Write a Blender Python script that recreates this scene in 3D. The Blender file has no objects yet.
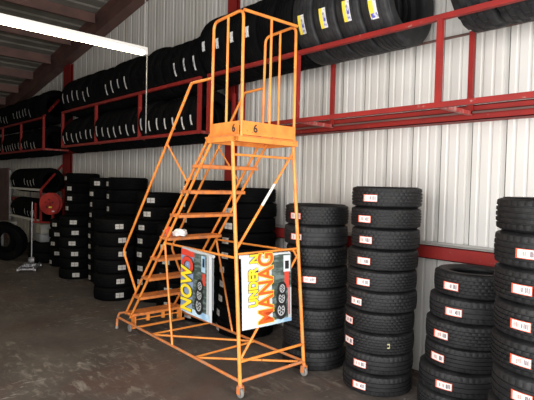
import bpy, bmesh, math, random
from math import sin, cos, pi, sqrt, radians, atan2
from mathutils import Vector, Matrix
random.seed(7)
SC = bpy.context.scene
COL = SC.collection

# ---------------------------------------------------------------- materials
def mat(name, color, rough=0.6, metal=0.0, color2=None, nscale=6.0, lo=0.42, hi=0.62, detail=5.0,
        color3=None, n3=1.5, lo3=0.55, hi3=0.7, bump=0.0, bscale=40.0, coord='Object', vary=0.0, rough2=None,
        spec=None, stretch=(1, 1, 1)):
    m = bpy.data.materials.new(name); m.use_nodes = True
    nt = m.node_tree; N = nt.nodes; L = nt.links
    b = N['Principled BSDF']
    b.inputs['Roughness'].default_value = rough
    b.inputs['Metallic'].default_value = metal
    if spec is not None: b.inputs['Specular IOR Level'].default_value = spec
    tc = N.new('ShaderNodeTexCoord'); mp = N.new('ShaderNodeMapping')
    mp.inputs['Scale'].default_value = stretch
    L.new(tc.outputs[coord], mp.inputs[0])
    rgb = N.new('ShaderNodeRGB'); rgb.outputs[0].default_value = (*color, 1)
    cur = rgb.outputs[0]
    def layer(cur, c2, s, lo, hi, det):
        n = N.new('ShaderNodeTexNoise'); n.inputs['Scale'].default_value = s; n.inputs['Detail'].default_value = det
        L.new(mp.outputs[0], n.inputs['Vector'])
        r = N.new('ShaderNodeMapRange'); r.inputs[1].default_value = lo; r.inputs[2].default_value = hi
        L.new(n.outputs['Fac'], r.inputs[0])
        x = N.new('ShaderNodeMix'); x.data_type = 'RGBA'
        L.new(r.outputs[0], x.inputs[0]); L.new(cur, x.inputs[6]); x.inputs[7].default_value = (*c2, 1)
        return x.outputs[2], r.outputs[0]
    if color2:
        cur, f = layer(cur, color2, nscale, lo, hi, detail)
        if rough2 is not None:
            rr = N.new('ShaderNodeMapRange'); rr.inputs[3].default_value = rough; rr.inputs[4].default_value = rough2
            L.new(f, rr.inputs[0]); L.new(rr.outputs[0], b.inputs['Roughness'])
    if color3:
        cur, _ = layer(cur, color3, n3, lo3, hi3, 4.0)
    if vary:
        oi = N.new('ShaderNodeObjectInfo'); mr = N.new('ShaderNodeMapRange')
        mr.inputs[3].default_value = 1 - vary; mr.inputs[4].default_value = 1 + vary
        L.new(oi.outputs['Random'], mr.inputs[0])
        vm = N.new('ShaderNodeVectorMath'); vm.operation = 'SCALE'
        L.new(cur, vm.inputs[0]); L.new(mr.outputs[0], vm.inputs['Scale']); cur = vm.outputs[0]
    L.new(cur, b.inputs['Base Color'])
    if bump:
        n = N.new('ShaderNodeTexNoise'); n.inputs['Scale'].default_value = bscale; n.inputs['Detail'].default_value = 4
        L.new(mp.outputs[0], n.inputs['Vector'])
        bp = N.new('ShaderNodeBump'); bp.inputs['Strength'].default_value = bump; bp.inputs['Distance'].default_value = 0.01
        L.new(n.outputs['Fac'], bp.inputs['Height']); L.new(bp.outputs[0], b.inputs['Normal'])
    return m

M = {}
M['orange'] = mat('orange_paint', (0.86, 0.30, 0.055), 0.42, 0, (0.72, 0.21, 0.04), 9, 0.45, 0.7, color3=(0.30, 0.13, 0.06), n3=26, lo3=0.66, hi3=0.74)
M['orange_worn'] = mat('worn_orange_paint', (0.66, 0.21, 0.06), 0.5, 0, (0.40, 0.30, 0.22), 22, 0.5, 0.68)
M['tread_orange'] = mat('step_orange', (0.72, 0.22, 0.045), 0.55, 0, (0.34, 0.14, 0.07), 14, 0.45, 0.75)
M['white_tape'] = mat('white_tape', (0.75, 0.73, 0.68), 0.6)
M['red'] = mat('red_oxide_paint', (0.27, 0.018, 0.015), 0.55, 0, (0.20, 0.017, 0.015), 5, 0.4, 0.7, spec=.25, color3=(0.34, 0.20, 0.17), n3=18, lo3=0.68, hi3=0.78)
M['red_dust'] = mat('dusty_red_paint', (0.34, 0.032, 0.028), 0.6, 0, (0.38, 0.26, 0.23), 9, 0.5, 0.72, stretch=(.4, 3, 1))
M['dust'] = mat('pale_dusty_flange', (0.42, 0.41, 0.39), 0.8)
M['rubber'] = mat('black_rubber', (0.0025, 0.0025, 0.003), 0.9, 0, (0.006, 0.006, 0.006), 5, 0.4, 0.7, vary=0.25, bump=0.1, bscale=60, spec=.06)
M['rubber_new'] = mat('new_tyre_rubber', (0.0025, 0.0025, 0.003), 0.9, 0, (0.005, 0.005, 0.005), 5, 0.4, 0.7, vary=0.2, bump=0.1, bscale=60, spec=.06)
M['rubber_grey'] = mat('dusty_grey_rubber', (0.009, 0.0094, 0.0105), 0.6, 0, (0.026, 0.026, 0.027), 7, 0.45, 0.78, vary=0.3, bump=0.12, bscale=60, spec=.35)
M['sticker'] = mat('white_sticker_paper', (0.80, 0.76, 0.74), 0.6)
M['sticker_far'] = mat('grey_white_sticker', (0.50, 0.49, 0.46), 0.6)  # greyer paper for stickers on the far stacks
M['sticker_red'] = mat('sticker_red_border', (0.80, 0.11, 0.05), 0.6)
M['ink'] = mat('dark_ink', (0.20, 0.15, 0.17), 0.6)
M['pale_ink'] = mat('reddish_print', (0.55, 0.25, 0.22), 0.6)
M['strip'] = mat('white_tread_label', (0.66, 0.66, 0.66), 0.6, 0, (0.26, 0.26, 0.30), 30, 0.56, 0.62)
M['strip_yellow'] = mat('yellow_tread_label', (0.80, 0.62, 0.06), 0.55)
M['strip_blue'] = mat('blue_print', (0.10, 0.10, 0.45), 0.55, 0, (0.55, 0.56, 0.62), 40, 0.48, 0.54)
M['chalk'] = mat('yellow_chalk', (0.45, 0.42, 0.22), 0.9)
M['chain'] = mat('pale_chain_metal', (0.55, 0.55, 0.53), 0.5, 0.4)
M['fixture'] = mat('white_enamel', (0.75, 0.74, 0.70), 0.4)
M['steel'] = mat('grey_steel', (0.35, 0.35, 0.36), 0.35, 0.8)
M['jack'] = mat('silver_jack_paint', (0.42, 0.42, 0.44), 0.4, 0.3, (0.12, 0.12, 0.13), 15, 0.5, 0.62)
M['galv'] = mat('galvanised_pan', (0.36, 0.37, 0.38), 0.45, 0.25)
M['reel'] = mat('red_reel_paint', (0.42, 0.035, 0.028), 0.4, 0, (0.25, 0.02, 0.02), 4)
M['yellow'] = mat('yellow_sticker', (0.75, 0.60, 0.05), 0.5)
M['shelf_white'] = mat('white_shelf_edge', (0.60, 0.60, 0.58), 0.5)
M['card'] = mat('pale_carton', (0.42, 0.41, 0.37), 0.8, stretch=(12, 1, 1), color2=(0.22, 0.22, 0.20), nscale=4)
M['rag'] = mat('white_rag', (0.80, 0.80, 0.78), 0.9)
M['ragred'] = mat('red_orange_rag', (0.70, 0.10, 0.04), 0.9)
M['green'] = mat('green_cloth', (0.03, 0.35, 0.12), 0.8)
M['wheel'] = mat('grey_caster_rubber', (0.22, 0.21, 0.20), 0.6)
# banner materials
M['b_white'] = mat('banner_white', (0.62, 0.65, 0.68), 0.5)
M['b_blue'] = mat('banner_blue', (0.23, 0.30, 0.46), 0.5)
M['b_pale'] = mat('banner_sky', (0.50, 0.66, 0.76), 0.5, 0, (0.25, 0.42, 0.60), 8)
M['b_dark'] = mat('banner_dark_green', (0.045, 0.065, 0.055), 0.5, 0, (0.14, 0.18, 0.17), 9, 0.45, 0.6, stretch=(1, 1, 5))
M['b_red'] = mat('banner_red', (0.62, 0.055, 0.03), 0.5)
M['b_orange'] = mat('banner_orange_red', (0.82, 0.11, 0.02), 0.5)
M['b_yellow'] = mat('banner_yellow', (0.90, 0.66, 0.03), 0.5)
M['b_black'] = mat('banner_black', (0.015, 0.015, 0.015), 0.5)
M['b_grey'] = mat('banner_grey', (0.45, 0.47, 0.48), 0.5)
# building
M['panel'] = mat('off_white_metal_panel', (0.60, 0.59, 0.565), 0.5, 0.0, (0.53, 0.515, 0.48), 1.6, 0.4, 0.7, stretch=(1, 1, .35), color3=(0.44, 0.36, 0.27), n3=0.9, lo3=0.72, hi3=0.86)
M['rib_shadow'] = mat('painted_rib_shadow', (0.10, 0.10, 0.09), 0.7)  # dark colour standing in for the shade in the wall ribs
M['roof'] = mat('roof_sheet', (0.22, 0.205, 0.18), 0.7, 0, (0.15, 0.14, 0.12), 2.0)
M['purlin'] = mat('brown_red_purlin', (0.15, 0.075, 0.062), 0.6, 0, (0.10, 0.055, 0.048), 3.0)
M['outer'] = mat('dull_metal_wall', (0.30, 0.29, 0.27), 0.6)
M['outside'] = mat('concrete_apron', (0.35, 0.34, 0.32), 0.8, 0, (0.28, 0.27, 0.26), 2.0)

def floor_mat():
    m = bpy.data.materials.new('worn_concrete_floor'); m.use_nodes = True
    nt = m.node_tree; N = nt.nodes; L = nt.links; b = N['Principled BSDF']
    tc = N.new('ShaderNodeTexCoord')
    def noise(s, d, st=(1, 1, 1), rot=0, dist=0.0):
        mp = N.new('ShaderNodeMapping'); mp.inputs['Scale'].default_value = st; mp.inputs['Rotation'].default_value = (0, 0, rot)
        L.new(tc.outputs['Object'], mp.inputs[0])
        n = N.new('ShaderNodeTexNoise'); n.inputs['Scale'].default_value = s; n.inputs['Detail'].default_value = d
        n.inputs['Roughness'].default_value = 0.65; n.inputs['Distortion'].default_value = dist
        L.new(mp.outputs[0], n.inputs['Vector']); return n.outputs['Fac']
    def rng(v, lo, hi, a=0, c=1):
        r = N.new('ShaderNodeMapRange'); r.inputs[1].default_value = lo; r.inputs[2].default_value = hi
        r.inputs[3].default_value = a; r.inputs[4].default_value = c; L.new(v, r.inputs[0]); return r.outputs[0]
    def mul(a, c):
        r = N.new('ShaderNodeMath'); r.operation = 'MULTIPLY'; L.new(a, r.inputs[0]); L.new(c, r.inputs[1]); return r.outputs[0]
    def mix(f, a, c):
        x = N.new('ShaderNodeMix'); x.data_type = 'RGBA'; L.new(f, x.inputs[0])
        if isinstance(a, tuple): x.inputs[6].default_value = (*a, 1)
        else: L.new(a, x.inputs[6])
        x.inputs[7].default_value = (*c, 1); return x.outputs[2]
    c = mix(rng(noise(1.1, 6), 0.35, 0.68), (0.062, 0.050, 0.043), (0.125, 0.107, 0.091))
    c = mix(rng(noise(0.55, 4, rot=.4), 0.52, 0.66, 0, .75), c, (0.095, 0.048, 0.036))
    c = mix(mul(rng(noise(5.5, 8, (1, 2.4, 1), .3, .6), 0.51, 0.66), rng(noise(0.8, 3, rot=1.1), 0.46, 0.60)), c, (0.24, 0.215, 0.185))
    c = mix(mul(rng(noise(9, 8, (3.2, .8, 1), -.5, .8), 0.59, 0.68), rng(noise(0.6, 2, rot=2.1), 0.42, 0.60)), c, (0.40, 0.38, 0.34))
    c = mix(rng(noise(22, 6), 0.60, 0.75, 0, .6), c, (0.030, 0.026, 0.024))
    L.new(c, b.inputs['Base Color'])
    L.new(rng(noise(3, 6), 0.3, 0.7, 0.6, 0.85), b.inputs['Roughness'])
    bp = N.new('ShaderNodeBump'); bp.inputs['Strength'].default_value = 0.35; bp.inputs['Distance'].default_value = 0.012
    L.new(noise(16, 8), bp.inputs['Height']); L.new(bp.outputs[0], b.inputs['Normal'])
    return m
M['floor'] = floor_mat()
def emis(name, col, s):
    m = bpy.data.materials.new(name); m.use_nodes = True; b = m.node_tree.nodes['Principled BSDF']
    b.inputs['Emission Color'].default_value = (*col, 1); b.inputs['Emission Strength'].default_value = s
    b.inputs['Base Color'].default_value = (.8, .8, .8, 1); return m
M['tube'] = emis('lit_fluorescent_tube', (1.0, 0.85, 0.56), 17.0)

# ---------------------------------------------------------------- helpers
def link(name, bm, m, parent=None, smooth=True, ang=40):
    me = bpy.data.meshes.new(name); bm.to_mesh(me); bm.free()
    for k in (m if isinstance(m, (list, tuple)) else [m]): me.materials.append(k)
    if smooth:
        me.polygons.foreach_set('use_smooth', [True] * len(me.polygons))
        try: me.set_sharp_from_angle(angle=radians(ang))
        except Exception: pass
    o = bpy.data.objects.new(name, me); COL.objects.link(o)
    if parent: o.parent = parent
    return o
def empty(name, loc=(0, 0, 0), rz=0.0):
    o = bpy.data.objects.new(name, None); COL.objects.link(o); o.location = loc; o.rotation_euler = (0, 0, rz)
    o.empty_display_size = 0.1; return o
def tag(o, label, cat, group=None, kind=None):
    if label: o['label'] = label
    if cat: o['category'] = cat
    if group: o['group'] = group
    if kind: o['kind'] = kind
    return o
def struct(name, bm, m, parent=None, label=None, **k):
    o = link(name, bm, m, parent, **k); o['kind'] = 'structure'
    if label: o['label'] = label
    return o
def box(bm, a, c, mi=0, bev=0.0):
    x0, y0, z0 = a; x1, y1, z1 = c
    vs = [bm.verts.new(p) for p in ((x0,y0,z0),(x1,y0,z0),(x1,y1,z0),(x0,y1,z0),(x0,y0,z1),(x1,y0,z1),(x1,y1,z1),(x0,y1,z1))]
    fs = [bm.faces.new([vs[i] for i in f]) for f in ((0,3,2,1),(4,5,6,7),(0,1,5,4),(1,2,6,5),(2,3,7,6),(3,0,4,7))]
    for f in fs: f.material_index = mi
    if bev: bmesh.ops.bevel(bm, geom=list({e for f in fs for e in f.edges}), offset=bev, segments=2, profile=0.7, affect='EDGES')
    return vs
def fillet(pts, rad, seg=5):
    P = [Vector(p) for p in pts]; out = [P[0]]
    for i in range(1, len(P) - 1):
        a = (P[i-1] - P[i]); c = (P[i+1] - P[i]); la, lc = a.length, c.length; a.normalize(); c.normalize()
        ang = a.angle(c); 
        if ang > 3.0: out.append(P[i]); continue
        d = min(rad / math.tan(ang / 2), la * .45, lc * .45)
        p0, p2 = P[i] + a * d, P[i] + c * d
        for k in range(seg + 1):
            t = k / seg; out.append(p0 * (1-t)**2 + P[i] * 2*t*(1-t) + p2 * t*t)
    out.append(P[-1]); return out
def tube(bm, pts, r, n=10, rad=0.0, mi=0):
    P = fillet(pts, rad) if rad and len(pts) > 2 else [Vector(p) for p in pts]
    T = []
    for i in range(len(P)):
        a = P[min(i+1, len(P)-1)] - P[max(i-1, 0)]; T.append(a.normalized())
    up = Vector((0, 0, 1)) if abs(T[0].z) < .9 else Vector((0, 1, 0))
    u = T[0].cross(up).normalized(); rings = []
    for i, p in enumerate(P):
        u = (u - T[i] * u.dot(T[i])).normalized(); w = T[i].cross(u)
        rings.append([bm.verts.new(p + (u * cos(2*pi*k/n) + w * sin(2*pi*k/n)) * r) for k in range(n)])
    for i in range(len(rings) - 1):
        for k in range(n):
            f = bm.faces.new((rings[i][k], rings[i][(k+1) % n], rings[i+1][(k+1) % n], rings[i+1][k])); f.material_index = mi
    f = bm.faces.new(rings[0][::-1]); f.material_index = mi
    f = bm.faces.new(rings[-1]); f.material_index = mi
def beam(bm, a, c, w, h, mi=0):
    """rectangular bar from a to c, w across (horizontal), h high"""
    a, c = Vector(a), Vector(c); t = (c - a).normalized()
    up = Vector((0, 0, 1)) if abs(t.z) < .95 else Vector((0, 1, 0))
    s = t.cross(up).normalized(); v = s.cross(t).normalized()
    R = [[bm.verts.new(p + s * (sx * w/2) + v * (sz * h/2)) for sx, sz in ((-1,-1),(1,-1),(1,1),(-1,1))] for p in (a, c)]
    for k in range(4):
        f = bm.faces.new((R[0][k], R[0][(k+1)%4], R[1][(k+1)%4], R[1][k])); f.material_index = mi
    bm.faces.new(R[0][::-1]).material_index = mi; bm.faces.new(R[1]).material_index = mi
def lathe(bm, prof, n=48, axis='Z', closed=False, center=(0, 0, 0), mi=0, rfun=None):
    C = Vector(center); rings = []
    for k in range(n):
        a = 2*pi*k/n; ring = []
        for j, (r, z) in enumerate(prof):
            rr = rfun(j, k, r, z) if rfun else r
            if axis == 'Z': p = Vector((rr*cos(a), rr*sin(a), z))
            elif axis == 'X': p = Vector((z, rr*cos(a), rr*sin(a)))
            else: p = Vector((rr*cos(a), z, rr*sin(a)))
            ring.append(bm.verts.new(C + p))
        rings.append(ring)
    m_ = len(prof)
    for k in range(n):
        A, B_ = rings[k], rings[(k+1) % n]
        for j in range(m_ if closed else m_ - 1):
            f = bm.faces.new((A[j], B_[j], B_[(j+1) % m_], A[(j+1) % m_])); f.material_index = mi
    if not closed:
        for j in (0, m_-1):
            if abs(prof[j][0]) > 1e-4:
                try: bm.faces.new([rings[k][j] for k in range(n)]).material_index = mi
                except Exception: pass
    bmesh.ops.recalc_face_normals(bm, faces=bm.faces[:])
def NM(): return bmesh.new()

# ---------------------------------------------------------------- building shell
XL, XR, YB, YF = -17.0, 3.0, 4.2, -1.3
def roofz(x): return 3.894 + 0.1504 * (x + 14.297) + 0.30
bm = NM(); box(bm, (XL, YF, -0.12), (XR, YB + .1, 0)); struct('floor', bm, M['floor'], smooth=False, label='worn dark concrete shop floor with pale scrapes and reddish stains')

# ribbed back wall
bm = NM(); P = .289; prof = []
x = XL; k0 = math.ceil((XL + 1.93) / P)
pts = [(XL, YB)]
k = k0
while True:
    xc = -1.93 + P * k
    if xc > XR - .1: break
    pts += [(xc - .030, YB), (xc - .016, YB + .028), (xc + .016, YB + .028), (xc + .030, YB)]
    for d in (.096, .193):
        pts += [(xc + d - .016, YB), (xc + d - .008, YB + .007), (xc + d + .008, YB + .007), (xc + d + .016, YB)]
    k += 1
pts = [q for q in pts if q[0] <= XR] + [(XR, YB)]
pts.sort(key=lambda q: q[0])
v0 = [bm.verts.new((px, py, 0)) for px, py in pts]; v1 = [bm.verts.new((px, py, roofz(px))) for px, py in pts]
for i in range(len(pts) - 1): bm.faces.new((v0[i], v0[i+1], v1[i+1], v1[i]))
struct('wall_back', bm, M['panel'], smooth=False, label='off-white ribbed metal panel wall')
# shadow line of each rib, painted as a thin dark strip beside it
bm = NM()
for k in range(k0, 20):
    xc = -1.93 + P * k
    if xc > XR - .2: break
    if k % 1 == 0: box(bm, (xc + .030, YB - .003, 0), (xc + .036, YB + .002, roofz(xc) - .02))
struct('rib_shadow_lines', bm, M['rib_shadow'], smooth=False, label='thin dark strips painted as shadow lines of the wall ribs')

# girts, columns, rafter, purlins, roof
def girt(name, z0, z1, yf=4.05):
    bm = NM(); box(bm, (XL, yf, z0), (XR, yf + .006, z1)); box(bm, (XL, yf, z1 - .008), (XR, YB - .004, z1)); box(bm, (XL, yf, z0), (XR, YB - .004, z0 + .008))
    box(bm, (XL, YB - .03, z1), (XR, YB - .004, z1 + .02), 1); box(bm, (XL, yf + .012, z1), (XR, YB - .03, z1 + .003), 1)
    return struct(name, bm, [M['red'], M['dust']], smooth=False, label='horizontal red steel wall girt')
girt('trim_2', 1.112, 1.235); girt('trim_3', 2.335, 2.462)
def column(name, x0, x1, top):
    bm = NM()
    box(bm, (x0, 4.122, 0), (x1, 4.132, top)); box(bm, (x0, 4.186, 0), (x1, 4.196, top)); box(bm, ((x0+x1)/2 - .006, 4.132, 0), ((x0+x1)/2 + .006, 4.186, top))
    box(bm, (x0 - .03, 4.08, 0), (x1 + .03, 4.197, .012))
    return struct(name, bm, M['red'], smooth=False, label='red steel wall column')
column('column', -11.45, -11.04, roofz(-11.2) - .3); column('column', -5.33, -5.15, roofz(-5.1) - .3); column('column', .80, 1.0, roofz(.9) - .3)
bm = NM()
sl = 0.1504
for (dz0, dz1, y0, y1) in ((0, .012, 3.98, 4.19), (.012, .288, 4.03, 4.05), (.288, .30, 3.9, 4.19)):
    vs = []
    for xx in (XL, XR):
        zb = roofz(xx) - .30
        vs += [bm.verts.new((xx, y, zb + dz)) for y, dz in ((y0, dz0), (y1, dz0), (y1, dz1), (y0, dz1))]
    for a in range(4): bm.faces.new((vs[a], vs[(a+1) % 4], vs[4 + (a+1) % 4], vs[4 + a]))
    bm.faces.new(vs[:4][::-1]); bm.faces.new(vs[4:])
struct('rafter', bm, M['purlin'], smooth=False, label='brown steel rafter following the roof slope')
for i in range(17):
    xx = XL + .5 + i * 1.22; zt = roofz(xx) - .01; bm = NM()
    box(bm, (xx, YF, zt - .2), (xx + .006, 3.89, zt)); box(bm, (xx, YF, zt - .2), (xx + .065, 3.89, zt - .194)); box(bm, (xx - .06, YF, zt - .006), (xx, 3.89, zt))
    struct('purlin', bm, M['purlin'], smooth=False, label='brown roof purlin')
bm = NM(); pts = []; xx = XL
while xx < XR:
    pts += [(xx, 0), (xx + .20, 0), (xx + .225, .03), (xx + .275, .03)]; xx += .30
v0 = [bm.verts.new((a, YF, roofz(a) + b)) for a, b in pts]; v1 = [bm.verts.new((a, YB + .05, roofz(a) + b)) for a, b in pts]
for i in range(len(pts) - 1): bm.faces.new((v0[i], v0[i+1], v1[i+1], v1[i]))
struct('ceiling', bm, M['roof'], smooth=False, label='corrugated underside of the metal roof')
def wall_with_gap(name, fixed, lo, hi, gaps, along, zt):
    bm = NM(); t = .1; cur = lo
    segs = []
    for a, c, h in gaps: segs += [(cur, a, 0, zt), (a, c, h, zt)]; cur = c
    segs.append((cur, hi, 0, zt))
    for a, c, z0, z1 in segs:
        if c - a < .01: continue
        if along == 'x': box(bm, (a, fixed - t, z0), (c, fixed, z1))
        else: box(bm, (fixed, a, z0), (fixed + t, c, z1))
    return struct(name, bm, M['outer'], smooth=False)
wall_with_gap('wall_front', YF, XL, XR, [(-3.0, 1.6, 3.6)], 'x', 7.0)
wall_with_gap('wall_right', XR, YF, YB, [(-.9, 2.9, 3.6)], 'y', 7.0)
wall_with_gap('wall_left', XL - .1, YF, YB, [], 'y', 4.2)
bm = NM(); box(bm, (XL - 8, YF - 14, -.16), (XR + 14, YF - .1, -.04)); box(bm, (XR + .1, YF - .1, -.16), (XR + 14, YB + 6, -.04)); struct('ground', bm, M['outside'], smooth=False, label='concrete apron outside the doors')

# ---------------------------------------------------------------- tyres
def tyre_profile(R, w, ri, g=4, gd=.008):
    h = w / 2; p = [(ri, -h*.62), (ri + .004, -h*.80), (ri + .02, -h*.90), (ri + (R-ri)*.32, -h*.985), (ri + (R-ri)*.50, -h), (ri + (R-ri)*.72, -h*.995), (R - .044, -h*.965), (R - .024, -h*.915), (R - .010, -h*.85)]
    tp = []
    tw = h * .81; edges = [-tw + 2*tw*(i+1)/(g+1) for i in range(g)]
    xs = [-tw]
    for e in edges: xs += [e - .006, e - .004, e + .004, e + .006]
    xs += [tw]
    for i, z in enumerate(xs):
        crown = .006 * (z / tw)**2
        ins = (i % 4 in (2, 3)) and 0 < i < len(xs) - 1
        tp.append((R - crown - (gd if ins else 0), z, ins))
    prof = p + [(a, b) for a, b, _ in tp] + [(r, -z) for r, z in reversed(p)]
    nb = len(p); tread = {nb + i: (not ins) for i, (_, _, ins) in enumerate(tp)}
    T = .016
    inner = [(ri + .004, h*.50), (ri + (R-ri)*.4, h*.80), (R - T - .03, h*.74), (R - T, h*.5), (R - T, -h*.5), (R - T - .03, -h*.74), (ri + (R-ri)*.4, -h*.80), (ri + .004, -h*.50)]
    return prof + inner, tread, nb, len(tp)
def tyre_mesh(name, R, w, rim=.6, g=4, pattern='rib', n=120, material=None, axis='Z', knob=.0045):
    prof, tread, nb, nt = tyre_profile(R, w, R * rim, g)
    def rf(j, k, r, z):
        if j in tread and tread[j]:
            t = j - nb
            if pattern == 'rib':
                edge = t <= 1 or t >= nt - 2
                if edge and k % 4 == 0: return r - knob
                if not edge and (k + t) % 6 == 0: return r - knob * .6
            elif pattern == 'block':
                if (k + (t // 4) * 2) % 4 == 0: return r - knob
            elif pattern == 'knob':
                if (k + (t // 4) * 3) % 6 in (0, 1): return r - .013
        if pattern == 'knob' and j in (nb - 1, nb - 2, nb + nt, nb + nt + 1) and k % 6 in (0, 1): return r - .010
        return r
    b = NM(); lathe(b, prof, n=n, axis=axis, closed=True, rfun=rf)
    me = bpy.data.meshes.new(name); b.to_mesh(me); b.free(); me.materials.append(material)
    me.polygons.foreach_set('use_smooth', [True] * len(me.polygons)); me.set_sharp_from_angle(angle=radians(28))
    return me
def patch(bm, R, a0, a1, z0, z1, mi, axis='Z', n=6):
    """curved patch on a tread, angles a0..a1 round the axis, z0..z1 across it"""
    for i in range(n):
        A, B_ = a0 + (a1 - a0) * i / n, a0 + (a1 - a0) * (i + 1) / n
        if axis == 'Z': q = [(R*cos(t), R*sin(t), z) for t, z in ((A, z0), (B_, z0), (B_, z1), (A, z1))]
        else: q = [(z, R*cos(t), R*sin(t)) for t, z in ((A, z0), (B_, z0), (B_, z1), (A, z1))]
        bm.faces.new([bm.verts.new(v) for v in q]).material_index = mi
def sticker_mesh(R, seed, style):
    rnd = random.Random(seed); b = NM(); L, H = .128, .058; r = R + .0018
    if style == 'far': L, H = .115, .070
    a = L / 2 / R; z0 = -H / 2 - .01; z1 = z0 + H
    if style == 'near':
        patch(b, r, -a, a, z0, z1, 1)
        patch(b, r + .0006, -a + .012 / R, a - .004 / R, z0 + .004, z1 - .004, 0)
        x = -a + .025 / R
        while x < a - .02 / R:
            wd = rnd.uniform(.003, .009) / R
            if rnd.random() < .5: patch(b, r + .0012, x, x + wd, z0 + rnd.uniform(.012, .02), z1 - rnd.uniform(.012, .02), 3 if x < 0 else 2, n=1)
            x += wd + .004 / R
        x = a * .35
        for q in range(3):
            patch(b, r + .0012, x, x + .006 / R, z0 + .014, z1 - .012, 2, n=1); x += .011 / R
    else:
        patch(b, r, -a, a, z0, z1, 0)
        patch(b, r + .0008, -.006 / R, .004 / R, z0 + .006, z1 - .006, 2, n=1)
        patch(b, r + .0008, -a * .8, a * .8, z0 + H * .48, z0 + H * .56, 2, n=2)
    me = bpy.data.meshes.new('sticker'); b.to_mesh(me); b.free()
    for k in ((M['sticker'] if style == 'near' else M['sticker_far']), M['sticker_red'], M['ink'], M['pale_ink']): me.materials.append(k)
    return me
ORD = ['lowest', 'second', 'third', 'fourth', 'fifth', 'sixth', 'seventh', 'eighth', 'ninth', 'tenth', 'eleventh', 'twelfth', 'thirteenth', 'fourteenth', 'fifteenth', 'sixteenth', 'seventeenth', 'eighteenth', 'nineteenth', 'twentieth', 'twenty-first', 'twenty-second']
ORDN = ['first'] + ORD[1:]
CACHE = {}
def cached(key, fn):
    if key not in CACHE: CACHE[key] = fn()
    return CACHE[key]
# name: (X, Y, radius, thickness, count, style, description, sticker angles bottom -> top (None = none), lean dx, dy at the top)
STACKS = [
    (-10.05, 3.7, 0.31, 0.19, 5, 'far', 'low stack at the left end of the row', [-1.55, -0.89, -1.26, -0.87, -1.14], 0, 0),
    (-9.28, 3.72, 0.32, 0.188, 10, 'far', 'tall stack beside the far wall column', [-1.63, -1.63, -1.63, -1.63, -1.61, -1.63, -1.51, -1.18, -1.23, -1.63], 0.03, 0),
    (-8.7, 3.4, 0.3, 0.185, 6, 'far', 'six-high stack nearest the far wall column', [-0.39, -0.48, -0.49, -0.63, -0.47, -0.59], 0, 0),
    (-8.08, 3.7, 0.32, 0.18, 10, 'far', 'tall stack second right of the wall column', [-1.68, -1.68, -1.68, -1.68, -1.68, -1.68, -1.68, -1.68, -1.46, -1.08], 0.03, 0),
    (-7.41, 3.72, 0.33, 0.201, 9, 'far', 'tall broad stack left of the ladder handrail', [-1.72, -1.72, -1.72, -1.72, -1.72, -1.72, -1.72, -1.71, -1.72], 0.02, 0),
    (-6.83, 3.24, 0.3, 0.2, 6, 'far', 'six-high stack by the ladder handrail bend', [-0.21, -0.13, -0.09, -0.1, -0.08, -0.24], 0, 0),
    (-6.4, 3.72, 0.33, 0.199, 8, 'far', 'stack between ladder handrail and stair rail', [-1.23, -1.4, -1.41, -1.47, -1.44, -1.29, -1.06, -0.9], 0, 0),
    (-5.79, 3.7, 0.305, 0.195, 6, 'far', 'low stack behind the lower ladder steps', [-1.02, -1.08, -1.37, -1.16, -1.34, -1.18], 0, 0),
    (-5.12, 3.72, 0.345, 0.1985, 9, 'far', 'tall stack behind the middle ladder steps', [-1.38, -1.3, -1.41, None, -1.34, -1.88, -1.76, -1.79, None], 0, 0),
    (-4.34, 3.72, 0.335, 0.1705, 10, 'far', 'tall stack behind the ladder platform legs', [-1.96, -1.96, -1.87, -1.85, -1.79, -1.55, -1.57, -1.41, -1.47, None], 0, 0),
    (-3.157, 3.61, 0.31, 0.196, 8, 'near', 'stack behind the right ladder leg', [None, None, None, None, -1.04, None, -1.49, -1.55], 0, 0),
    (-2.42, 3.63, 0.3, 0.1755, 10, 'near', 'ten-high leaning stack right of the ladder', [-1.49, -1.56, -1.94, -2.0, -1.76, -1.51, -1.54, -1.58, -1.61, -1.45], 0.045, 0),
    (-1.755, 3.74, 0.305, 0.188, 6, 'near', 'low stack second from the right edge', [-1.5, -1.49, -1.84, -1.78, -1.54, -1.74], 0.13, 0),
    (-0.985, 3.36, 0.33, 0.2135, 8, 'near', 'tall stack at the right edge', [-1.69, -1.72, -1.71, -1.73, -1.78, -1.77, -1.67, None], 0, 0),
]
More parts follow.
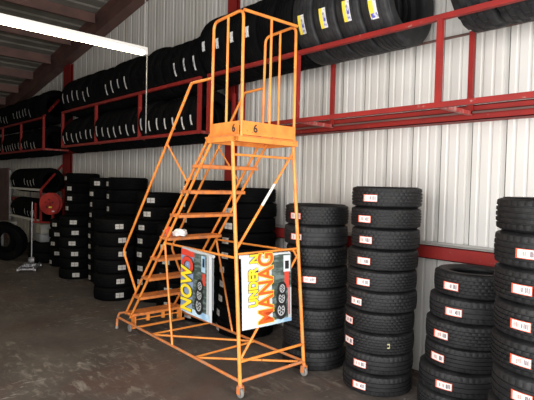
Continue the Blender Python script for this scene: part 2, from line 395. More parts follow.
for (X, Y, R, th, n, style, desc, angs, lx, ly_) in STACKS:
    rnd = random.Random(int(X * 1000))
    for i in range(n):
        Ri = R * rnd.choice((.975, 1.0, 1.0, 1.012)); Ri = round(Ri, 4)
        pat, g = rnd.choice((('rib', 4), ('rib', 3), ('block', 4), ('block', 5)))
        m_ = M['rubber_grey'] if style == 'near' else M['rubber']
        me = cached(('t', Ri, th, pat, g, style), lambda: tyre_mesh('stacked_tyre', Ri, th - .0015, rnd.choice((.58, .62)), g, pat, 168 if style == 'near' else 72, m_))
        o = bpy.data.objects.new('tyre', me); COL.objects.link(o)
        t = (i + .5) / n; jx, jy = rnd.uniform(-.010, .010), rnd.uniform(-.010, .010)
        o.location = (X + lx * t + jx, Y + ly_ * t + jy, th * (i + .5))
        a = angs[i] if i < len(angs) else None
        pos = 'topmost' if i == n - 1 else (ORD[i] if i == 0 else ORD[i] + ' up')
        o.rotation_euler = (0, 0, a if a is not None else rnd.uniform(0, 6))
        tag(o, 'black tyre, %s in the %s' % (pos, desc), 'tyre', 'tyres of the ' + desc)
        if a is not None:
            sm = cached(('s', Ri, style, i % 4), lambda: sticker_mesh(Ri, i, style))
            s_ = bpy.data.objects.new('sticker', sm); COL.objects.link(s_); s_.parent = o
            if style == 'near': s_['label'] = 'white paper sticker with red edge'
        if style == 'near' and abs(X + 2.42) < .1 and i == 2:
            b = NM(); c0 = 1.2
            for q in (0, 1):
                patch(b, Ri + .001, c0, c0 + .07, .012 - q * .03, .022 - q * .03, 0, n=2)
            patch(b, Ri + .001, c0 + .055, c0 + .07, -.012, .016, 0, n=1)
            ch = link('chalk_mark', b, M['chalk'], o, smooth=False); ch['label'] = 'yellow chalk squiggle'

def rack_strip(R, seed, kind):
    rnd = random.Random(seed); b = NM(); r = R + .003
    # strip runs round the tread on the side that faces the room (-Y is angle pi)
    if kind == 'yellow':
        a0, a1 = pi + .52, pi + .10
        patch(b, r, a0, a1, -.038, .038, 2, 'X', 8); patch(b, r + .001, a0, a1, -.038, -.002, 0, 'X', 8); patch(b, r + .0015, a0 - .03, a1 + .15, .004, .030, 1, 'X', 6)
    elif kind == 'yellow_split':
        a0, a1 = pi + .62, pi + .20
        patch(b, r, a0, a1, -.038, .038, 2, 'X', 8); patch(b, r + .001, a0 - .06, a1 + .05, -.038, .006, 0, 'X', 8); patch(b, r + .0015, a0 - .03, a0 - .12, -.03, .03, 1, 'X', 3)
    elif kind == 'white_wide':
        a0 = pi + rnd.uniform(.20, .26); patch(b, r, a0, a0 - .27, -.028, .028, 2, 'X', 6)
    else:
        a0 = pi + rnd.uniform(.36, .52); patch(b, r, a0, a0 - rnd.uniform(.36, .52), -.017, .017, 2, 'X', 8)
    me = bpy.data.meshes.new('tread_label'); b.to_mesh(me); b.free()
    for k in (M['strip_yellow'], M['strip_blue'], M['strip']): me.materials.append(k)
    return me
def rack_tyre(x, R, w, rail_z, strip, label, group, pat='rib', material='rubber_new', dz=0.0):
    c = rail_z + sqrt((R + .001)**2 - .262**2) + dz
    me = cached(('r', R, w, pat, material), lambda: tyre_mesh('rack_tyre', R, w, .60, 4, pat, 96, M[material], 'X'))
    o = bpy.data.objects.new('tyre', me); COL.objects.link(o)
    o.location = (x, 3.755, c)
    tag(o, label, 'tyre', group)
    if strip:
        sm = cached(('rs', R, strip, int(x * 10) % 5), lambda: rack_strip(R, int(x * 10) % 5, strip))
        s_ = bpy.data.objects.new('tread_label', sm); COL.objects.link(s_); s_.parent = o
        s_['label'] = 'yellow and blue paper label' if 'yellow' in strip else 'white paper tread label'
    return o
TOPR, BOTR = 3.072, 2.408
# upper tier right of the ladder
for i, (x, k) in enumerate(((-2.40, 'yellow_split'), (-2.665, 'yellow'), (-2.93, 'yellow'), (-3.195, 'yellow'), (-3.455, None), (-3.715, None), (-3.975, 'white_wide'), (-4.24, 'white_wide'), (-4.505, 'white_wide'), (-4.77, 'white_wide'))):
    rack_tyre(x, .418, .262, TOPR, k, 'big tyre%s, %s leftward from the gap in the upper rack' % (' with yellow-blue label' if k and 'yellow' in k else (' with white label' if k else ''), ORDN[i]), 'big tyres on the upper rack left of the gap', 'block', 'rubber_grey' if i < 4 else 'rubber_new')
for i, x in enumerate((-1.63, -1.34, -1.05)):
    rack_tyre(x, .44, .285, TOPR, None, 'knobbly off-road tyre on the upper rack right of the gap, %s from the gap' % ORDN[i], 'knobbly tyres at the right end of the upper rack', 'knob', 'rubber_grey')
def fill(x0, dx, n, R, w, z, where, grp, skip=(), xs=None):
    rnd = random.Random(int(abs(x0) * 100))
    for i in range(n):
        x = xs[i] if xs else x0 - dx * i
        s = None if i in skip else 'white'
        rack_tyre(x, R + rnd.choice((0, -.008, .008)), w, z, s, 'tyre, %s from the right on the %s' % (ORDN[i], where), grp)
def bays(ends, k=7):
    return [a + (b_ - a) * (q + .5) / k for a, b_ in ends for q in range(k)]
fill(-5.06, .2295, 20, .362, .226, TOPR, 'upper tier of the long left rack', 'upright tyres on the long rack, upper tier', (3, 4, 5, 6, 7, 12, 13))
fill(-5.12, .2145, 21, .330, .211, BOTR, 'lower tier of the long left rack', 'upright tyres on the long rack, lower tier', xs=bays(((-5.043, -6.527), (-6.573, -8.067), (-8.113, -9.617))))
fill(-10.86, .226, 19, .350, .222, TOPR, 'upper tier of the far left rack', 'upright tyres on the far rack, upper tier', (0, 1, 2, 9, 10))
fill(-10.86, .214, 21, .315, .210, BOTR - .01, 'lower tier of the far left rack', 'upright tyres on the far rack, lower tier', (0, 1), xs=bays(((-10.765, -12.275), (-12.325, -13.825), (-13.875, -15.475))))

# ---------------------------------------------------------------- wall racks
def rack(label, x0, x1, frames, brace=False):
    root = empty('tyre_rack', (x1, 3.47, BOTR)); tag(root, label, 'rack', 'red wall-hung tyre racks')
    inv = Vector(root.location)
    def part(nm, f, m=M['red']):
        b = NM(); f(b); bmesh.ops.translate(b, verts=b.verts, vec=-inv); return link(nm, b, m, root, smooth=False)
    for z, nm in ((TOPR, 'upper'), (BOTR, 'lower')):
        part('front_rail', lambda b: box(b, (x0, 3.448, z - .042), (x1, 3.492, z), bev=.004))
        part('back_rail', lambda b: (box(b, (x0, 4.018, z - .022), (x1, 4.024, z)), box(b, (x0, 4.018, z - .005), (x1, 4.05, z))), M['purlin'])
    for xf in frames:
        part('post', lambda b: box(b, (xf - .021, 3.449, BOTR), (xf + .021, 3.491, TOPR - .042)))
        part('post', lambda b: box(b, (xf - .019, 3.995, BOTR - .03), (xf + .019, 4.033, TOPR - (.13 if x1 < -3 else .0))))
        part('cross_arm', lambda b: box(b, (xf - .019, 3.492, BOTR - .038), (xf + .019, 4.018, BOTR - .004)), M['red_dust'])
    if brace:
        part('brace', lambda b: beam(b, (x1 - .03, 3.47, TOPR), (x1 - .35, 4.03, 3.68), .04, .04))
    return root
rack('red steel tyre rack on the wall right of the ladder, open below its tyres', -4.84, .6, (-4.82, -3.34, -1.845, -.34))
rack('long red two-tier tyre rack on the wall left of the ladder', -9.66, -5.0, (-9.64, -8.09, -6.55, -5.02))
rack('far left red two-tier tyre rack beyond the wall column', -15.6, -10.72, (-15.5, -13.85, -12.3, -10.74), True)

# ---------------------------------------------------------------- rolling ladder
LR = empty('rolling_ladder', (-2.967, 2.504, 0), -0.028553)
tag(LR, 'tall orange steel rolling ladder with steps, handrails and guarded platform', 'ladder')
LR_ = LR
def lp(nm, f, m='orange', **k):
    b = NM(); f(b); return link(nm, b, M[m], LR, **k)
Q = .0125
NB, FB = Vector((-.01, .005, .135)), Vector((-.01, .745, .135))
NT, FT = Vector((-.205, .022, 2.11)), Vector((-.205, .730, 2.11))
def nleg(z): return NB + (NT - NB) * ((z - NB.z) / (NT.z - NB.z))
def fleg(z): return FB + (FT - FB) * ((z - FB.z) / (FT.z - FB.z))
lp('leg', lambda b: tube(b, [NB - Vector((0,0,.03)), NT], .0165)); lp('leg', lambda b: tube(b, [FB - Vector((0,0,.03)), FT], .0165))
def t1(z, y): return Vector((-.60 - (2.2 - z) / 1.215, y, z))
def t2(z, y): return Vector((-.535 - (2.14 - z) / 1.235, y, z))
YN, YF_ = .05, .69
for y in (YN, YF_):
    yt = .075 if y == YN else .685
    lp('stringer', lambda b: tube(b, [t1(.2, y), t1(2.2, y), (-.585, yt, 3.18)], .0125, rad=.02) if False else tube(b, [t1(.2, y), t1(2.19, yt)], .0135))
    lp('stringer', lambda b: tube(b, [t2(.18, y), t2(2.14, y)], .0135))
    # guard rail hoop of this side
    lp('guard_rail', lambda b: tube(b, [(-.598, yt, 2.18), (-.585, yt, 3.185), (-.16, yt, 3.20), (-.155, yt, 2.15)], .0135, rad=.07))
    lp('guard_post', lambda b: tube(b, [(-.372, yt, 2.16), (-.372, yt, 3.19)], .0115))
    lp('handrail', lambda b: tube(b, [t1(.51, y), (-2.325, y, .925), (-.905, y, 2.69), (-.60, yt, 2.695)], .0135, rad=.06))
    lp('handrail_brace', lambda b: tube(b, [(-1.345, y, 2.14), t1(1.765, y)], .0095))
lp('guard_rail', lambda b: tube(b, [(-.155, .075, 3.195), (-.145, .685, 3.195)], .0135))
lp('guard_post', lambda b: tube(b, [(-.15, .378, 2.16), (-.15, .378, 3.19)], .0115))
# platform: deck, frame, kick plates with painted numbers
lp('platform_deck', lambda b: box(b, (-.60, .01, 2.145), (-.15, .73, 2.16)), 'tread_orange', smooth=False)
def pf(b):
    box(b, (-.575, .008, 2.105), (-.145, .038, 2.145)); box(b, (-.60, .70, 2.105), (-.165, .73, 2.145))
    box(b, (-.175, .008, 2.105), (-.145, .73, 2.145)); box(b, (-.585, .008, 2.105), (-.56, .73, 2.145))
lp('platform_frame', pf, smooth=False)
kp = [lp('kick_plate', lambda b: box(b, (-.592, .056, 2.162), (-.17, .061, 2.278)), smooth=False),
      lp('kick_plate', lambda b: box(b, (-.140, .075, 2.162), (-.135, .685, 2.278)), smooth=False),
      lp('kick_plate', lambda b: box(b, (-.592, .70, 2.162), (-.17, .705, 2.278)), smooth=False)]
def text(body, parent, origin, xdir, ydir, size, m, off=0.0, ext=.0006, name='lettering', shear=0.0, space=1.0, squeeze=1.0):
    cu = bpy.data.curves.new(name, 'FONT'); cu.body = body; cu.size = size; cu.offset = off; cu.extrude = ext; cu.shear = shear; cu.space_character = space
    cu.align_x = 'LEFT'; cu.materials.append(m)
    tmp = bpy.data.objects.new(name, cu); COL.objects.link(tmp); dg_ = bpy.context.evaluated_depsgraph_get(); dg_.update()
    me = bpy.data.meshes.new_from_object(tmp.evaluated_get(dg_)); bpy.data.objects.remove(tmp)
    me.materials.clear(); me.materials.append(m)
    for v_ in me.vertices: v_.co.x *= squeeze
    o = bpy.data.objects.new(name, me); COL.objects.link(o); o.parent = parent
    x = Vector(xdir).normalized(); y = Vector(ydir).normalized(); z = x.cross(y)
    mm = Matrix((x, y, z)).transposed().to_4x4(); mm.translation = Vector(origin); o.matrix_local = mm
    return o
text('6', kp[0], (-.262, .0545, 2.190), (1, 0, 0), (0, 0, 1), .095, M['b_black'], .002, name='painted_number')
text('6', kp[1], (-.1335, .185, 2.190), (0, 1, 0), (0, 0, 1), .095, M['b_black'], .002, name='painted_number')
# steps
for z in (1.92, 1.677, 1.435, 1.19, .95, .71, .465, .235):
    xa = t1(z, 0).x - .015; xb = xa + .175
    def st(b):
        box(b, (xa, YN - .012, z - .006), (xb, YF_ + .012, z)); box(b, (xa, YN - .012, z - .034), (xa + .005, YF_ + .012, z)); box(b, (xb - .005, YN - .012, z - .034), (xb, YF_ + .012, z))
        for yy in (YN - .012, YF_ + .008): box(b, (xa, yy, z - .03), (xb, yy + .004, z - .006))
        for q in range(3): box(b, (xa + .02, YN + .02, z), (xb - .02, YN + .025, z + .002)) if q == 0 else None
        for q in range(14):
            yy = YN + .03 + q * .044
            for w in range(3): box(b, (xa + .025 + w * .05, yy, z), (xa + .05 + w * .05, yy + .02, z + .002))
    lp('step', st, 'tread_orange', smooth=False)
# stair support legs and level rails
for y0, y1 in ((.05, .005), (.69, .745)):
    lp('support_leg', lambda b: tube(b, [(-1.355, y0, 1.13), (-1.095, y1, .135)], .0115))
    ff = nleg if y0 < .3 else fleg
    lp('level_rail', lambda b: tube(b, [(-1.36, y0, 1.125), ff(1.135)], .0105))
lp('level_rail', lambda b: tube(b, [nleg(1.165), fleg(1.165)], .0105))
lp('gusset', lambda b: tube(b, [fleg(1.05), (fleg(1.15).x, fleg(1.15).y - .07, 1.16)], .009))
lp('end_bar', lambda b: tube(b, [nleg(.292), fleg(.292)], .0125)); lp('end_bar', lambda b: tube(b, [nleg(1.995), fleg(1.995)], .011))
d0, d1 = nleg(1.20), fleg(2.06)
dg = lp('diagonal_brace', lambda b: tube(b, [d0, d1], .0115))
a_, c_ = d0 + (d1 - d0) * .42, d0 + (d1 - d0) * .64
b = NM(); tube(b, [a_, c_], .0128); tp_ = link('tape_wrap', b, M['white_tape'], dg); tp_['label'] = 'white tape wrapped round the brace'
lp('diagonal_brace', lambda b: tube(b, [nleg(.30), fleg(1.12)], .011))
# base frame
lp('base_rail', lambda b: tube(b, [NB, (-2.37, .005, .14), (-2.385, .005, .012)], .014, rad=.05), 'orange_worn')
lp('base_rail', lambda b: tube(b, [FB, (-2.37, .745, .14), (-2.385, .745, .012)], .014, rad=.05), 'orange_worn')
for ys, yl in ((.005, YN), (.745, YF_)):
    lp('base_hook', lambda b: tube(b, [(-2.385, ys, .10), (-2.36, ys + (yl-ys)*.4, .185), (-2.245, yl, .215)], .0125, rad=.03), 'orange_worn')
lp('base_rail', lambda b: tube(b, [NB, FB], .014), 'orange_worn')
for a, c in (((-1.55, .005), (-1.535, .745)), ((-1.55, .005), (-.72, .745)), ((-.70, .005), (-.72, .745)), ((-.70, .005), (-.04, .70))):
    lp('base_brace', lambda b: tube(b, [(a[0], a[1], .135), (c[0], c[1], .135)], .011))
for y in (.005, .745):
    f_ = lp('foot', lambda b: lathe(b, [(0, 0), (.019, 0), (.02, .012), (.017, .03), (0, .03)], 16, center=(-2.385, y, 0)), 'wheel'); f_['label'] = 'grey rubber foot tip'
# brake bar under the lowest step
def brk(b):
    beam(b, (-2.03, .03, .085), (-2.03, .71, .085), .022, .022); beam(b, (-2.10, .10, .15), (-2.10, .66, .15), .012, .012)
    for yy in (.24, .44): box(b, (-2.115, yy, .12), (-2.085, yy + .035, .205))
    for yy in (.06, .66): box(b, (-2.12, yy, .075), (-2.02, yy + .012, .21))
lp('brake_bar', brk, 'orange', smooth=False)
w_ = lp('brake_wheel', lambda b: lathe(b, [(0, -.012), (.036, -.012), (.042, -.006), (.042, .006), (.036, .012), (0, .012)], 20, axis='Y', center=(-2.12, .045, .062)), 'wheel')
for pnt in (NB, FB):
    cx, cy = pnt.x + .005, pnt.y
    ck = lp('caster', lambda b: (lathe(b, [(0, .118), (.016, .118), (.016, .102), (.030, .100), (.030, .094), (0, .094)], 18, center=(cx, cy, 0)),
                                 box(b, (cx - .022, cy - .024, .035), (cx + .020, cy - .020, .096)), box(b, (cx - .022, cy + .020, .035), (cx + .020, cy + .024, .096))), 'orange_worn', smooth=False)
    b = NM(); lathe(b, [(0, -.014), (.010, -.018), (.012, -.012), (.034, -.014), (.042, -.008), (.043, 0), (.042, .008), (.034, .014), (.012, .012), (.010, .018), (0, .014)], 28, axis='Y', center=(cx - .002, cy, .0435))
    w_ = link('wheel', b, M['wheel'], ck); w_['label'] = 'small grey caster wheel'

# ---------------------------------------------------------------- banners folded over the ladder rails
lm = Matrix.Translation(LR.location) @ Matrix.Rotation(-0.028553, 4, 'Z')
def sheet(bm, o, ur, vr, wv, mi, u0, u1, v0, v1, nrm, thick=.0, nu=10, nv=10, wave=.006):
    """patch of the banner between u0..u1, v0..v1 with a soft ripple along it"""
    o = Vector(o); ur = Vector(ur); vr = Vector(vr); nrm = Vector(nrm)
    def P(u, v): return o + ur * u + vr * v + nrm * (thick + wave * sin(u * 5.0 + v * 2.5))
    g = [[bm.verts.new(P(u0 + (u1-u0)*i/nu, v0 + (v1-v0)*j/nv)) for j in range(nv+1)] for i in range(nu+1)]
    for i in range(nu):
        for j in range(nv): bm.faces.new((g[i][j], g[i+1][j], g[i+1][j+1], g[i][j+1])).material_index = mi
def ring_tyre(bm, o, ur, vr, nrm, cu, cv, ru, th, mi, mi2):
    """printed tyre picture: dark tyre ring with pale wheel and spokes"""
    o, ur, vr, nrm = Vector(o), Vector(ur), Vector(vr), Vector(nrm); U, V = ur.normalized(), vr.normalized()
    c = o + ur * cu + vr * cv + nrm * th
    def disc(r0, r1, m_, h, n=28, sx=.86):
        a = [bm.verts.new(c + nrm * h + U * (r0*sx*cos(2*pi*k/n)) + V * (r0*sin(2*pi*k/n))) for k in range(n)]
        d = [bm.verts.new(c + nrm * h + U * (r1*sx*cos(2*pi*k/n)) + V * (r1*sin(2*pi*k/n))) for k in range(n)]
        for k in range(n): bm.faces.new((a[k], a[(k+1)%n], d[(k+1)%n], d[k])).material_index = m_
    disc(ru, ru*.62, mi, 0); disc(ru*.60, ru*.48, mi2, .0004); disc(ru*.48, .0005, mi, .0004)
    for k in range(6):
        a = 2*pi*k/6; p = c + nrm * .0009 + (U * (.86*cos(a)) + V * sin(a)) * ru * .3
        q = (U * (.86*cos(a)) + V * sin(a)).normalized(); s = nrm.cross(q) * ru * .06; q = q * ru * .16
        bm.faces.new([bm.verts.new(w) for w in (p - q - s, p + q - s, p + q + s, p - q + s)]).material_index = mi2
def banner(label, o, ur, vr, nrm, which, skew=0.0):
    root = empty('banner'); root.location = LR.location; root.rotation_euler = LR.rotation_euler
    tag(root, label, 'banner', None)
    o, ur, vr, nrm = Vector(o), Vector(ur), Vector(vr), Vector(nrm)
    b = NM(); mats = [M['b_white'], M['b_blue'], M['b_dark'], M['b_pale'], M['b_red'], M['b_grey'], M['b_yellow'], M['b_black']]
    sheet(b, o, ur, vr, 0, 0, 0, 1, 0, 1, nrm, 0, 16, 12); sheet(b, o, ur, vr, 0, 0, 0, 1, 0, 1, nrm, -.0025, 16, 12)
    # hem wrapped over the rail at the top and hanging behind
    tube(b, [o + vr * 1.0 - nrm * .012, o + vr * 1.0 + ur - nrm * .012], .016, 10, mi=0 if which == 2 else 5)
    sheet(b, o - nrm * .03, ur, vr, 0, 0, .04, 1.03 if which == 2 else .97, .18, 1.0, nrm, 0, 10, 8, .004)
    sh = link('sheet', b, mats, root, smooth=True, ang=60)
    b = NM()
    if which == 1:
        sheet(b, o, ur, vr, 0, 1, 0, .40, 0, 1, nrm, 0.0042, 8, 12); sheet(b, o, ur, vr, 0, 2, .40, .90, .07, 1, nrm, 0.0042, 8, 12)
        sheet(b, o, ur, vr, 0, 3, 0, .94, 0, .10, nrm, 0.0050, 12, 3); sheet(b, o, ur, vr, 0, 4, 0, .42, .90, 1.0, nrm, 0.0052, 8, 3)
        sheet(b, o, ur, vr, 0, 5, .84, .90, .1, 1, nrm, 0.0050, 3, 12)
        sheet(b, o, ur, vr, 0, 3, .66, .80, .72, .97, nrm, 0.0056, 4, 5); sheet(b, o, ur, vr, 0, 4, .70, .79, .52, .70, nrm, 0.0056, 4, 5); sheet(b, o, ur, vr, 0, 7, .70, .77, .80, .93, nrm, 0.0062, 3, 3)
        th, cu, rr = .0095, .62, .082
    else:
        sheet(b, o, ur, vr, 0, 2, .60, 1.0, .06, 1, nrm, 0.0042, 8, 12); sheet(b, o, ur, vr, 0, 3, .45, 1.0, 0, .06, nrm, 0.0046, 8, 2)
        sheet(b, o, ur, vr, 0, 5, .93, 1.0, .05, .5, nrm, 0.0048, 3, 6)
        sheet(b, o, ur, vr, 0, 0, .84, .98, .74, .98, nrm, 0.0054, 4, 4); sheet(b, o, ur, vr, 0, 7, .87, .95, .78, .90, nrm, 0.0060, 3, 3); sheet(b, o, ur, vr, 0, 4, .86, .95, .50, .74, nrm, 0.0054, 4, 4)
        sheet(b, o, ur, vr, 0, 4, .94, .965, .1, .5, nrm, 0.0058, 2, 5)
        th, cu, rr = .0095, .765, .082
    for i, (cv, f) in enumerate(((.19, 1.0), (.36, .86), (.50, .74))):
        ring_tyre(b, o, ur, vr, nrm, cu + i * .015, cv, rr * f, th + .0006 * i, 7, 5)
    link('printed_artwork', b, mats, root, smooth=False)
    U = ur.normalized(); V = vr.normalized(); W = ur.length; H = vr.length
    def T(body, u, v, size, m, off, h, sq=1.0):
        return text(body, root, o + ur * u + vr * v + nrm * h, V, -U, size, m, off, .0003, squeeze=sq)
    if which == 2:
        T('MANAG', .590, .035, .240, M['b_yellow'], .012, .012, .70); T('MANAG', .590, .035, .240, M['b_orange'], .0055, .0138, .70)
        T('UNDER', .285, .30, .130, M['b_black'], .011, .012, .74); T('UNDER', .280, .30, .130, M['b_yellow'], .0065, .0138, .74)
        T('N', .33, .90, .14, M['b_black'], .0085, .012, .75); T('N', .325, .90, .14, M['b_yellow'], .0045, .0138, .75)
    else:
        T('NOW', .385, .03, .240, M['b_black'], .014, .012, .66); T('NOW', .375, .03, .240, M['b_yellow'], .009, .0138, .66)
        T('O', .41, .62, .25, M['b_black'], .017, .012, .8); T('O', .40, .625, .245, M['b_red'], .012, .0138, .8)
    return root
banner('printed banner with yellow NOW hanging at the ladder side among the steps', (-.905, -.018, .545), (.500, 0, -.020), (0, .0, .585), (0, -1, 0), 1)
banner('white printed banner with orange MANAG lettering on the right end of the ladder', (-.028, .030, .545), (-.002, .565, -.010), (-.040, 0.0, .600), (1, 0, .0), 2)

# things lying on the ladder
def rag(name, label, cat, loc, r, m, seed, flat=.45):
    rnd = random.Random(seed); b = NM(); bmesh.ops.create_icosphere(b, subdivisions=3, radius=1)
    ph = [rnd.uniform(0, 6) for _ in range(6)]
    for v in b.verts:
        c = v.co; k = 1 + .22 * sin(4*c.x + ph[0]) * sin(5*c.y + ph[1]) + .12 * sin(9*c.z + ph[2] + 6*c.x)
        v.co = Vector((c.x * r[0] * k, c.y * r[1] * k, max(c.z, -.55) * r[2] * k))
    o = link(name, b, M[m]); o.location = lm @ Vector(loc); tag(o, label, cat); return o
rag('rag', 'crumpled white rag on a lower middle step of the ladder', 'rag', (-1.325, .20, 1.222), (.055, .075, .045), 'rag', 3)
rag('glove', 'small red-orange glove beside the white rag on the step', 'glove', (-1.345, .085, 1.23), (.03, .035, .055), 'ragred', 5)
rag('cloth', 'small green cloth hanging over a ladder step', 'cloth', (-1.60, .57, .95 - .215), (.02, .045, .09), 'green', 8)

# ---------------------------------------------------------------- fluorescent light
X0, Z0, YE = -4.80, 3.14, 2.60
def chain(b, p0, p1, link_l=.022, r=.0016):
    p0, p1 = Vector(p0), Vector(p1); n = int((p1 - p0).length / (link_l * .78))
    for i in range(n):
        c = p0 + (p1 - p0) * ((i + .5) / n); s = (i % 2)
        pts = [c + (Vector((1, 0, 0)) if s else Vector((0, 1, 0))) * (.0055 * cos(a)) + Vector((0, 0, 1)) * (link_l * .5 * sin(a)) for a in [2*pi*q/8 for q in range(9)]]
        tube(b, pts, r, 5)
def strip_light(loc, label, pull):
    FX = empty('ceiling_light', loc); tag(FX, label, 'light', 'hanging fluorescent strip lights')
    b = NM(); box(b, (-.048, -2.44, .018), (.048, 0, .058), bev=.006); link('housing', b, M['fixture'], FX)
    for dx in (-.026, .026):
        b = NM(); tube(b, [(dx, -2.40, 0), (dx, -.035, 0)], .0175, 14); link('fluorescent_tube', b, M['tube'], FX)
    for yy in (-.035, -2.44):
        b = NM(); box(b, (-.05, yy, -.022), (.05, yy + .035, .02), bev=.003); link('lamp_holder', b, M['fixture'], FX)
    for yy in (-.01, -2.40):
        b = NM(); chain(b, (0, yy, .058), (0, yy, roofz(loc[0]) - loc[2] - .1)); link('hanging_chain', b, M['chain'], FX)
    if pull: b = NM(); chain(b, (.01, 0.012, -.86), (.01, 0.012, .02)); link('pull_chain', b, M['chain'], FX)
strip_light((X0, YE, Z0), 'long lit fluorescent strip light hanging at the upper left', True)
strip_light((-11.6, 1.5, 3.0), 'added second strip light out of view, brightening the far left corner', False)  # unseen lamp, added to lift the dark far left corner

# ---------------------------------------------------------------- small rack, reel, jack and clutter at the far left
SR = empty('shelf_rack', (-12.1, 3.5, 0)); tag(SR, 'small tyre shelf rack with white shelf edges below the far left rack', 'rack')
def sp(nm, f, m, **k):
    b = NM(); f(b); return link(nm, b, M[m], SR, smooth=False)
for xx in (-1.19, 1.13):
    for yy in (0, .48): sp('post', lambda b: box(b, (xx - .02, yy - .02, 0), (xx + .02, yy + .02, 1.95 if xx < 0 else 1.53)), 'steel' if xx < 0 else 'red')
for z in (1.535, .86):
    s_ = sp('front_rail', lambda b: box(b, (-1.17, -.02, z - .045), (1.11, .02, z)), 'shelf_white'); s_['label'] = 'white painted front rail'
    sp('back_rail', lambda b: box(b, (-1.17, .46, z - .045), (1.11, .50, z)), 'red')
sp('brace', lambda b: beam(b, (1.14, .0, 1.53), (1.0, .5, 2.08), .035, .035), 'red')
def small_row(z, xs, R, w, where, c_y=3.74):
    for i, x in enumerate(xs):
        me = cached(('r', R, w, 'rib', 'rubber_new'), lambda: tyre_mesh('rack_tyre', R, w, .60, 4, 'rib', 96, M['rubber_new'], 'X'))
        o = bpy.data.objects.new('tyre', me); COL.objects.link(o); o.location = (x, c_y, z + sqrt(R*R - .22**2) + .002)
        tag(o, 'black tyre on the %s of the small white-edged shelf rack, %s from the right' % (where, ORDN[i]), 'tyre', 'tyres on the %s of the small shelf rack' % where)
        if i in (1, 2, 3, 4, 8, 9) :
            sm = cached(('rs', R, 'white', i % 3), lambda: rack_strip(R, i % 3, 'white'))
            s_ = bpy.data.objects.new('tread_label', sm); COL.objects.link(s_); s_.parent = o; s_['label'] = 'white paper tread label'
small_row(1.535, [-11.12 - .215 * i for i in range(10)], .285, .21, 'top shelf')
small_row(.86, [-11.12 - .215 * i for i in range(10)], .275, .21, 'lower shelf')

RL = empty('hose_reel', (-10.36, 3.50, 1.245), radians(38)); tag(RL, 'round red hose reel on a bracket at the end of the small shelf rack', 'hose reel')
b = NM(); lathe(b, [(0, -.075), (.03, -.075), (.035, -.05), (.20, -.06), (.225, -.052), (.228, -.045), (.20, -.04), (.12, -.03), (.12, .04), (.20, .05), (.228, .055), (.225, .062), (.03, .065), (0, .065)], 48, axis='Y'); link('drum', b, M['reel'], RL)
b = NM()
for i in range(5):
    a = 2*pi*i/5 + .3; lathe(b, [(0, -.064), (.016, -.064), (.016, -.059), (0, -.059)], 12, axis='Y', center=(.085*cos(a), 0, .085*sin(a)))
link('vent_hole', b, M['b_black'], RL, smooth=False)
b = NM(); box(b, (.0, -.068, -.085), (.065, -.058, -.055)); s_ = link('warning_label', b, M['yellow'], RL, smooth=False); s_['label'] = 'yellow warning label'
b = NM(); box(b, (.07, -.066, -.165), (.125, -.054, -.14)); link('name_plate', b, M['b_white'], RL, smooth=False)
b = NM(); box(b, (-.02, .06, -.40), (.02, .10, .02)); box(b, (-.44, .05, -.415), (.22, .09, -.38)); box(b, (.18, .06, -.5), (.21, .09, -.38)); box(b, (-.41, .06, -.42), (-.38, .09, .0)); link('bracket', b, M['red'], RL, smooth=False)

JK = empty('floor_jack', (-9.86, 2.95, 0), radians(-28)); tag(JK, 'silver trolley floor jack with upright handle near the far left stacks', 'jack')
def jp(nm, f, m='jack', **k):
    b = NM(); f(b); return link(nm, b, M[m], JK, **k)
jp('side_frame', lambda b: box(b, (-.30, -.13, .03), (.30, -.118, .10), bev=.003)); jp('side_frame', lambda b: box(b, (-.30, .118, .03), (.30, .13, .10), bev=.003))
jp('cross_plate', lambda b: (box(b, (-.10, -.118, .05), (.02, .118, .11)), box(b, (.27, -.118, .045), (.30, .118, .075))), smooth=False)
jp('lift_arm', lambda b: (beam(b, (-.05, -.04, .11), (.24, -.03, .13), .02, .05), beam(b, (-.05, .04, .11), (.24, .03, .13), .02, .05)), smooth=False)
jp('saddle', lambda b: lathe(b, [(0, .13), (.03, .13), (.03, .15), (.055, .155), (.06, .175), (.05, .17), (.0, .165)], 20, center=(.24, 0, 0)), 'steel')
jp('pump_cylinder', lambda b: tube(b, [(-.24, 0, .10), (-.02, 0, .10)], .035, 14), 'steel')
jp('handle_socket', lambda b: lathe(b, [(0, -.05), (.055, -.05), (.06, 0), (.055, .05), (0, .05)], 18, axis='Y', center=(-.17, 0, .16)))
jp('handle', lambda b: tube(b, [(-.17, 0, .18), (-.19, 0, 1.20), (-.19, 0, 1.30)], .013, 10), 'steel')
for xx, yy in ((-.27, -.15), (-.27, .15), (.27, -.15), (.27, .15)):
    jp('wheel', lambda b: lathe(b, [(0, -.018), (.038, -.018), (.042, -.012), (.042, .012), (.038, .018), (0, .018)], 20, axis='Y', center=(xx, yy, .042)), 'steel')

# big tyre standing on the floor, pan on two tyres, boxes
BT = bpy.data.objects.new('tyre', tyre_mesh('truck_tyre', .38, .26, .56, 4, 'block', 96, M['rubber'], 'X')); COL.objects.link(BT)
BT.location = (-11.25, 2.93, .415); BT.rotation_euler = (0, radians(6), radians(-42)); BT.location.z = .392
tag(BT, 'large black tyre standing on its tread at the far left of the floor', 'tyre')
BT2 = bpy.data.objects.new('tyre', BT.data); COL.objects.link(BT2); BT2.location = (-12.0, 3.02, .392); BT2.rotation_euler = (0, radians(6), radians(-42)); tag(BT2, 'large black tyre standing behind the other one at the left picture edge', 'tyre')
for i in range(2):
    o = bpy.data.objects.new('tyre', cached(('t', .315, .215), lambda: tyre_mesh('stacked_tyre', .315, .2135, .6, 4, 'rib', 72, M['rubber']))); COL.objects.link(o); o.location = (-10.72, 3.50, .215 * (i + .5))
    tag(o, 'black tyre lying under the metal wash pan, %s one' % ('lower' if i == 0 else 'upper'), 'tyre', 'pair of tyres under the wash pan')
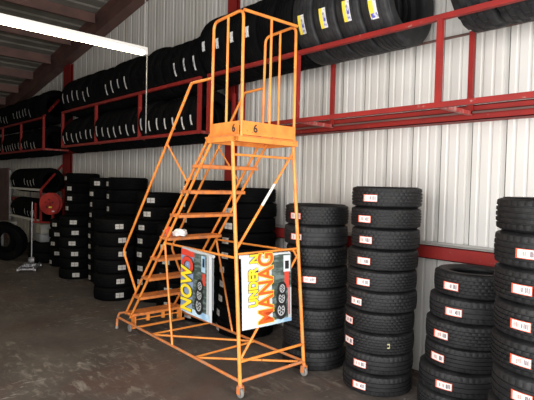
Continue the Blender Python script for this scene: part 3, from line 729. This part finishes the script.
PN = empty('wash_pan', (-10.72, 3.50, .43)); tag(PN, 'oblong grey metal wash pan resting on two tyres at the far left', 'pan')
b = NM()
rings = []
for sx, sy, z in ((.17, .13, 0), (.20, .155, .04), (.225, .175, .15), (.245, .19, .165), (.245, .19, .17), (.215, .165, .155), (.19, .145, .04), (.16, .12, .012)):
    rings.append([b.verts.new((sx * (abs(cos(a))**.5) * (1 if cos(a) >= 0 else -1), sy * (abs(sin(a))**.5) * (1 if sin(a) >= 0 else -1), z)) for a in [2*pi*k/32 for k in range(32)]])
for i in range(len(rings) - 1):
    for k in range(32): b.faces.new((rings[i][k], rings[i][(k+1)%32], rings[i+1][(k+1)%32], rings[i+1][k]))
b.faces.new(rings[0][::-1]); b.faces.new(rings[-1]); link('basin', b, M['galv'], PN)
for s in (-1, 1):
    b = NM(); tube(b, [(s*.235, -.05, .15), (s*.27, -.05, .14), (s*.27, .05, .14), (s*.235, .05, .15)], .006, 8, rad=.02); link('handle', b, M['steel'], PN)
def carton(loc, sz, label, rz=0):
    r = empty('carton', loc, rz); tag(r, label, 'box'); b = NM(); box(b, (-sz[0]/2, -sz[1]/2, 0), (sz[0]/2, sz[1]/2, sz[2]), bev=.004); link('body', b, M['card'], r, smooth=False)
    b = NM(); box(b, (-sz[0]/2, -sz[1]/2, sz[2]), (-.004, sz[1]/2, sz[2] + .004)); box(b, (.004, -sz[1]/2, sz[2]), (sz[0]/2, sz[1]/2, sz[2] + .004)); link('flap', b, M['card'], r, smooth=False)
    return r
carton((-10.72, 3.50, .605), (.34, .24, .19), 'pale ribbed carton standing in the metal wash pan')
carton((-12.65, 3.28, .48), (.40, .30, .24), 'pale carton under the lower shelf of the small rack')
sb = NM(); box(sb, (-.28, -.2, .46), (.28, .2, .48)); 
for xx in (-.25, .25):
    for yy in (-.17, .17): box(sb, (xx - .02, yy - .02, 0), (xx + .02, yy + .02, .46))
o = link('stool', sb, M['steel'], smooth=False); o.location = (-12.65, 3.28, 0); tag(o, 'low grey metal stand carrying the pale carton', 'stand')
# wall-mounted conduit box above the far rack
b = NM(); box(b, (-16.9, 3.98, 0), (-15.35, 4.02, 2.05)); struct('door_1', b, M['purlin'], smooth=False, label='dark brown door at the far left end')

# ---------------------------------------------------------------- light and camera
w = bpy.data.worlds.new('daylight'); SC.world = w; w.use_nodes = True
bg = w.node_tree.nodes['Background']; bg.inputs[0].default_value = (0.80, 0.88, 1.0, 1); bg.inputs[1].default_value = 0.5
def area(name, loc, rot, sx, sy, e, col):
    l = bpy.data.lights.new(name, 'AREA'); l.shape = 'RECTANGLE'; l.size = sx; l.size_y = sy; l.energy = e; l.color = col
    o = bpy.data.objects.new(name, l); COL.objects.link(o); o.location = loc; o.rotation_euler = rot; return o
# daylight entering by the two open bay doors
area('door_daylight', (-.7, YF - .15, 1.8), (radians(90), 0, 0), 4.6, 3.5, 180, (1.0, .97, .94))
area('door_daylight', (XR + .15, 1.0, 1.8), (radians(90), 0, radians(90)), 3.8, 3.5, 260, (1.0, .97, .93))

cam = bpy.data.cameras.new('camera'); co = bpy.data.objects.new('camera', cam); COL.objects.link(co)
cam.sensor_width = 36; cam.lens = 482.09 / 534 * 36; cam.clip_start = .05; cam.clip_end = 100
yaw, pitch, roll = 0.823098, 0.0322517, 0.0237826
F = Vector((-sin(yaw)*cos(pitch), cos(yaw)*cos(pitch), -sin(pitch))); r_ = Vector((cos(yaw), sin(yaw), 0)); u_ = r_.cross(F)
r2 = r_*cos(roll) + u_*sin(roll); u2 = -r_*sin(roll) + u_*cos(roll)
mm = Matrix((r2, u2, -F)).transposed().to_4x4(); mm.translation = Vector((0, 0, 1.75)); co.matrix_world = mm
SC.camera = co
SC.view_settings.view_transform = 'Standard'; SC.view_settings.look = 'None'; SC.view_settings.gamma = 1.0; SC.view_settings.exposure = 0.9
SC.view_settings.use_curve_mapping = False
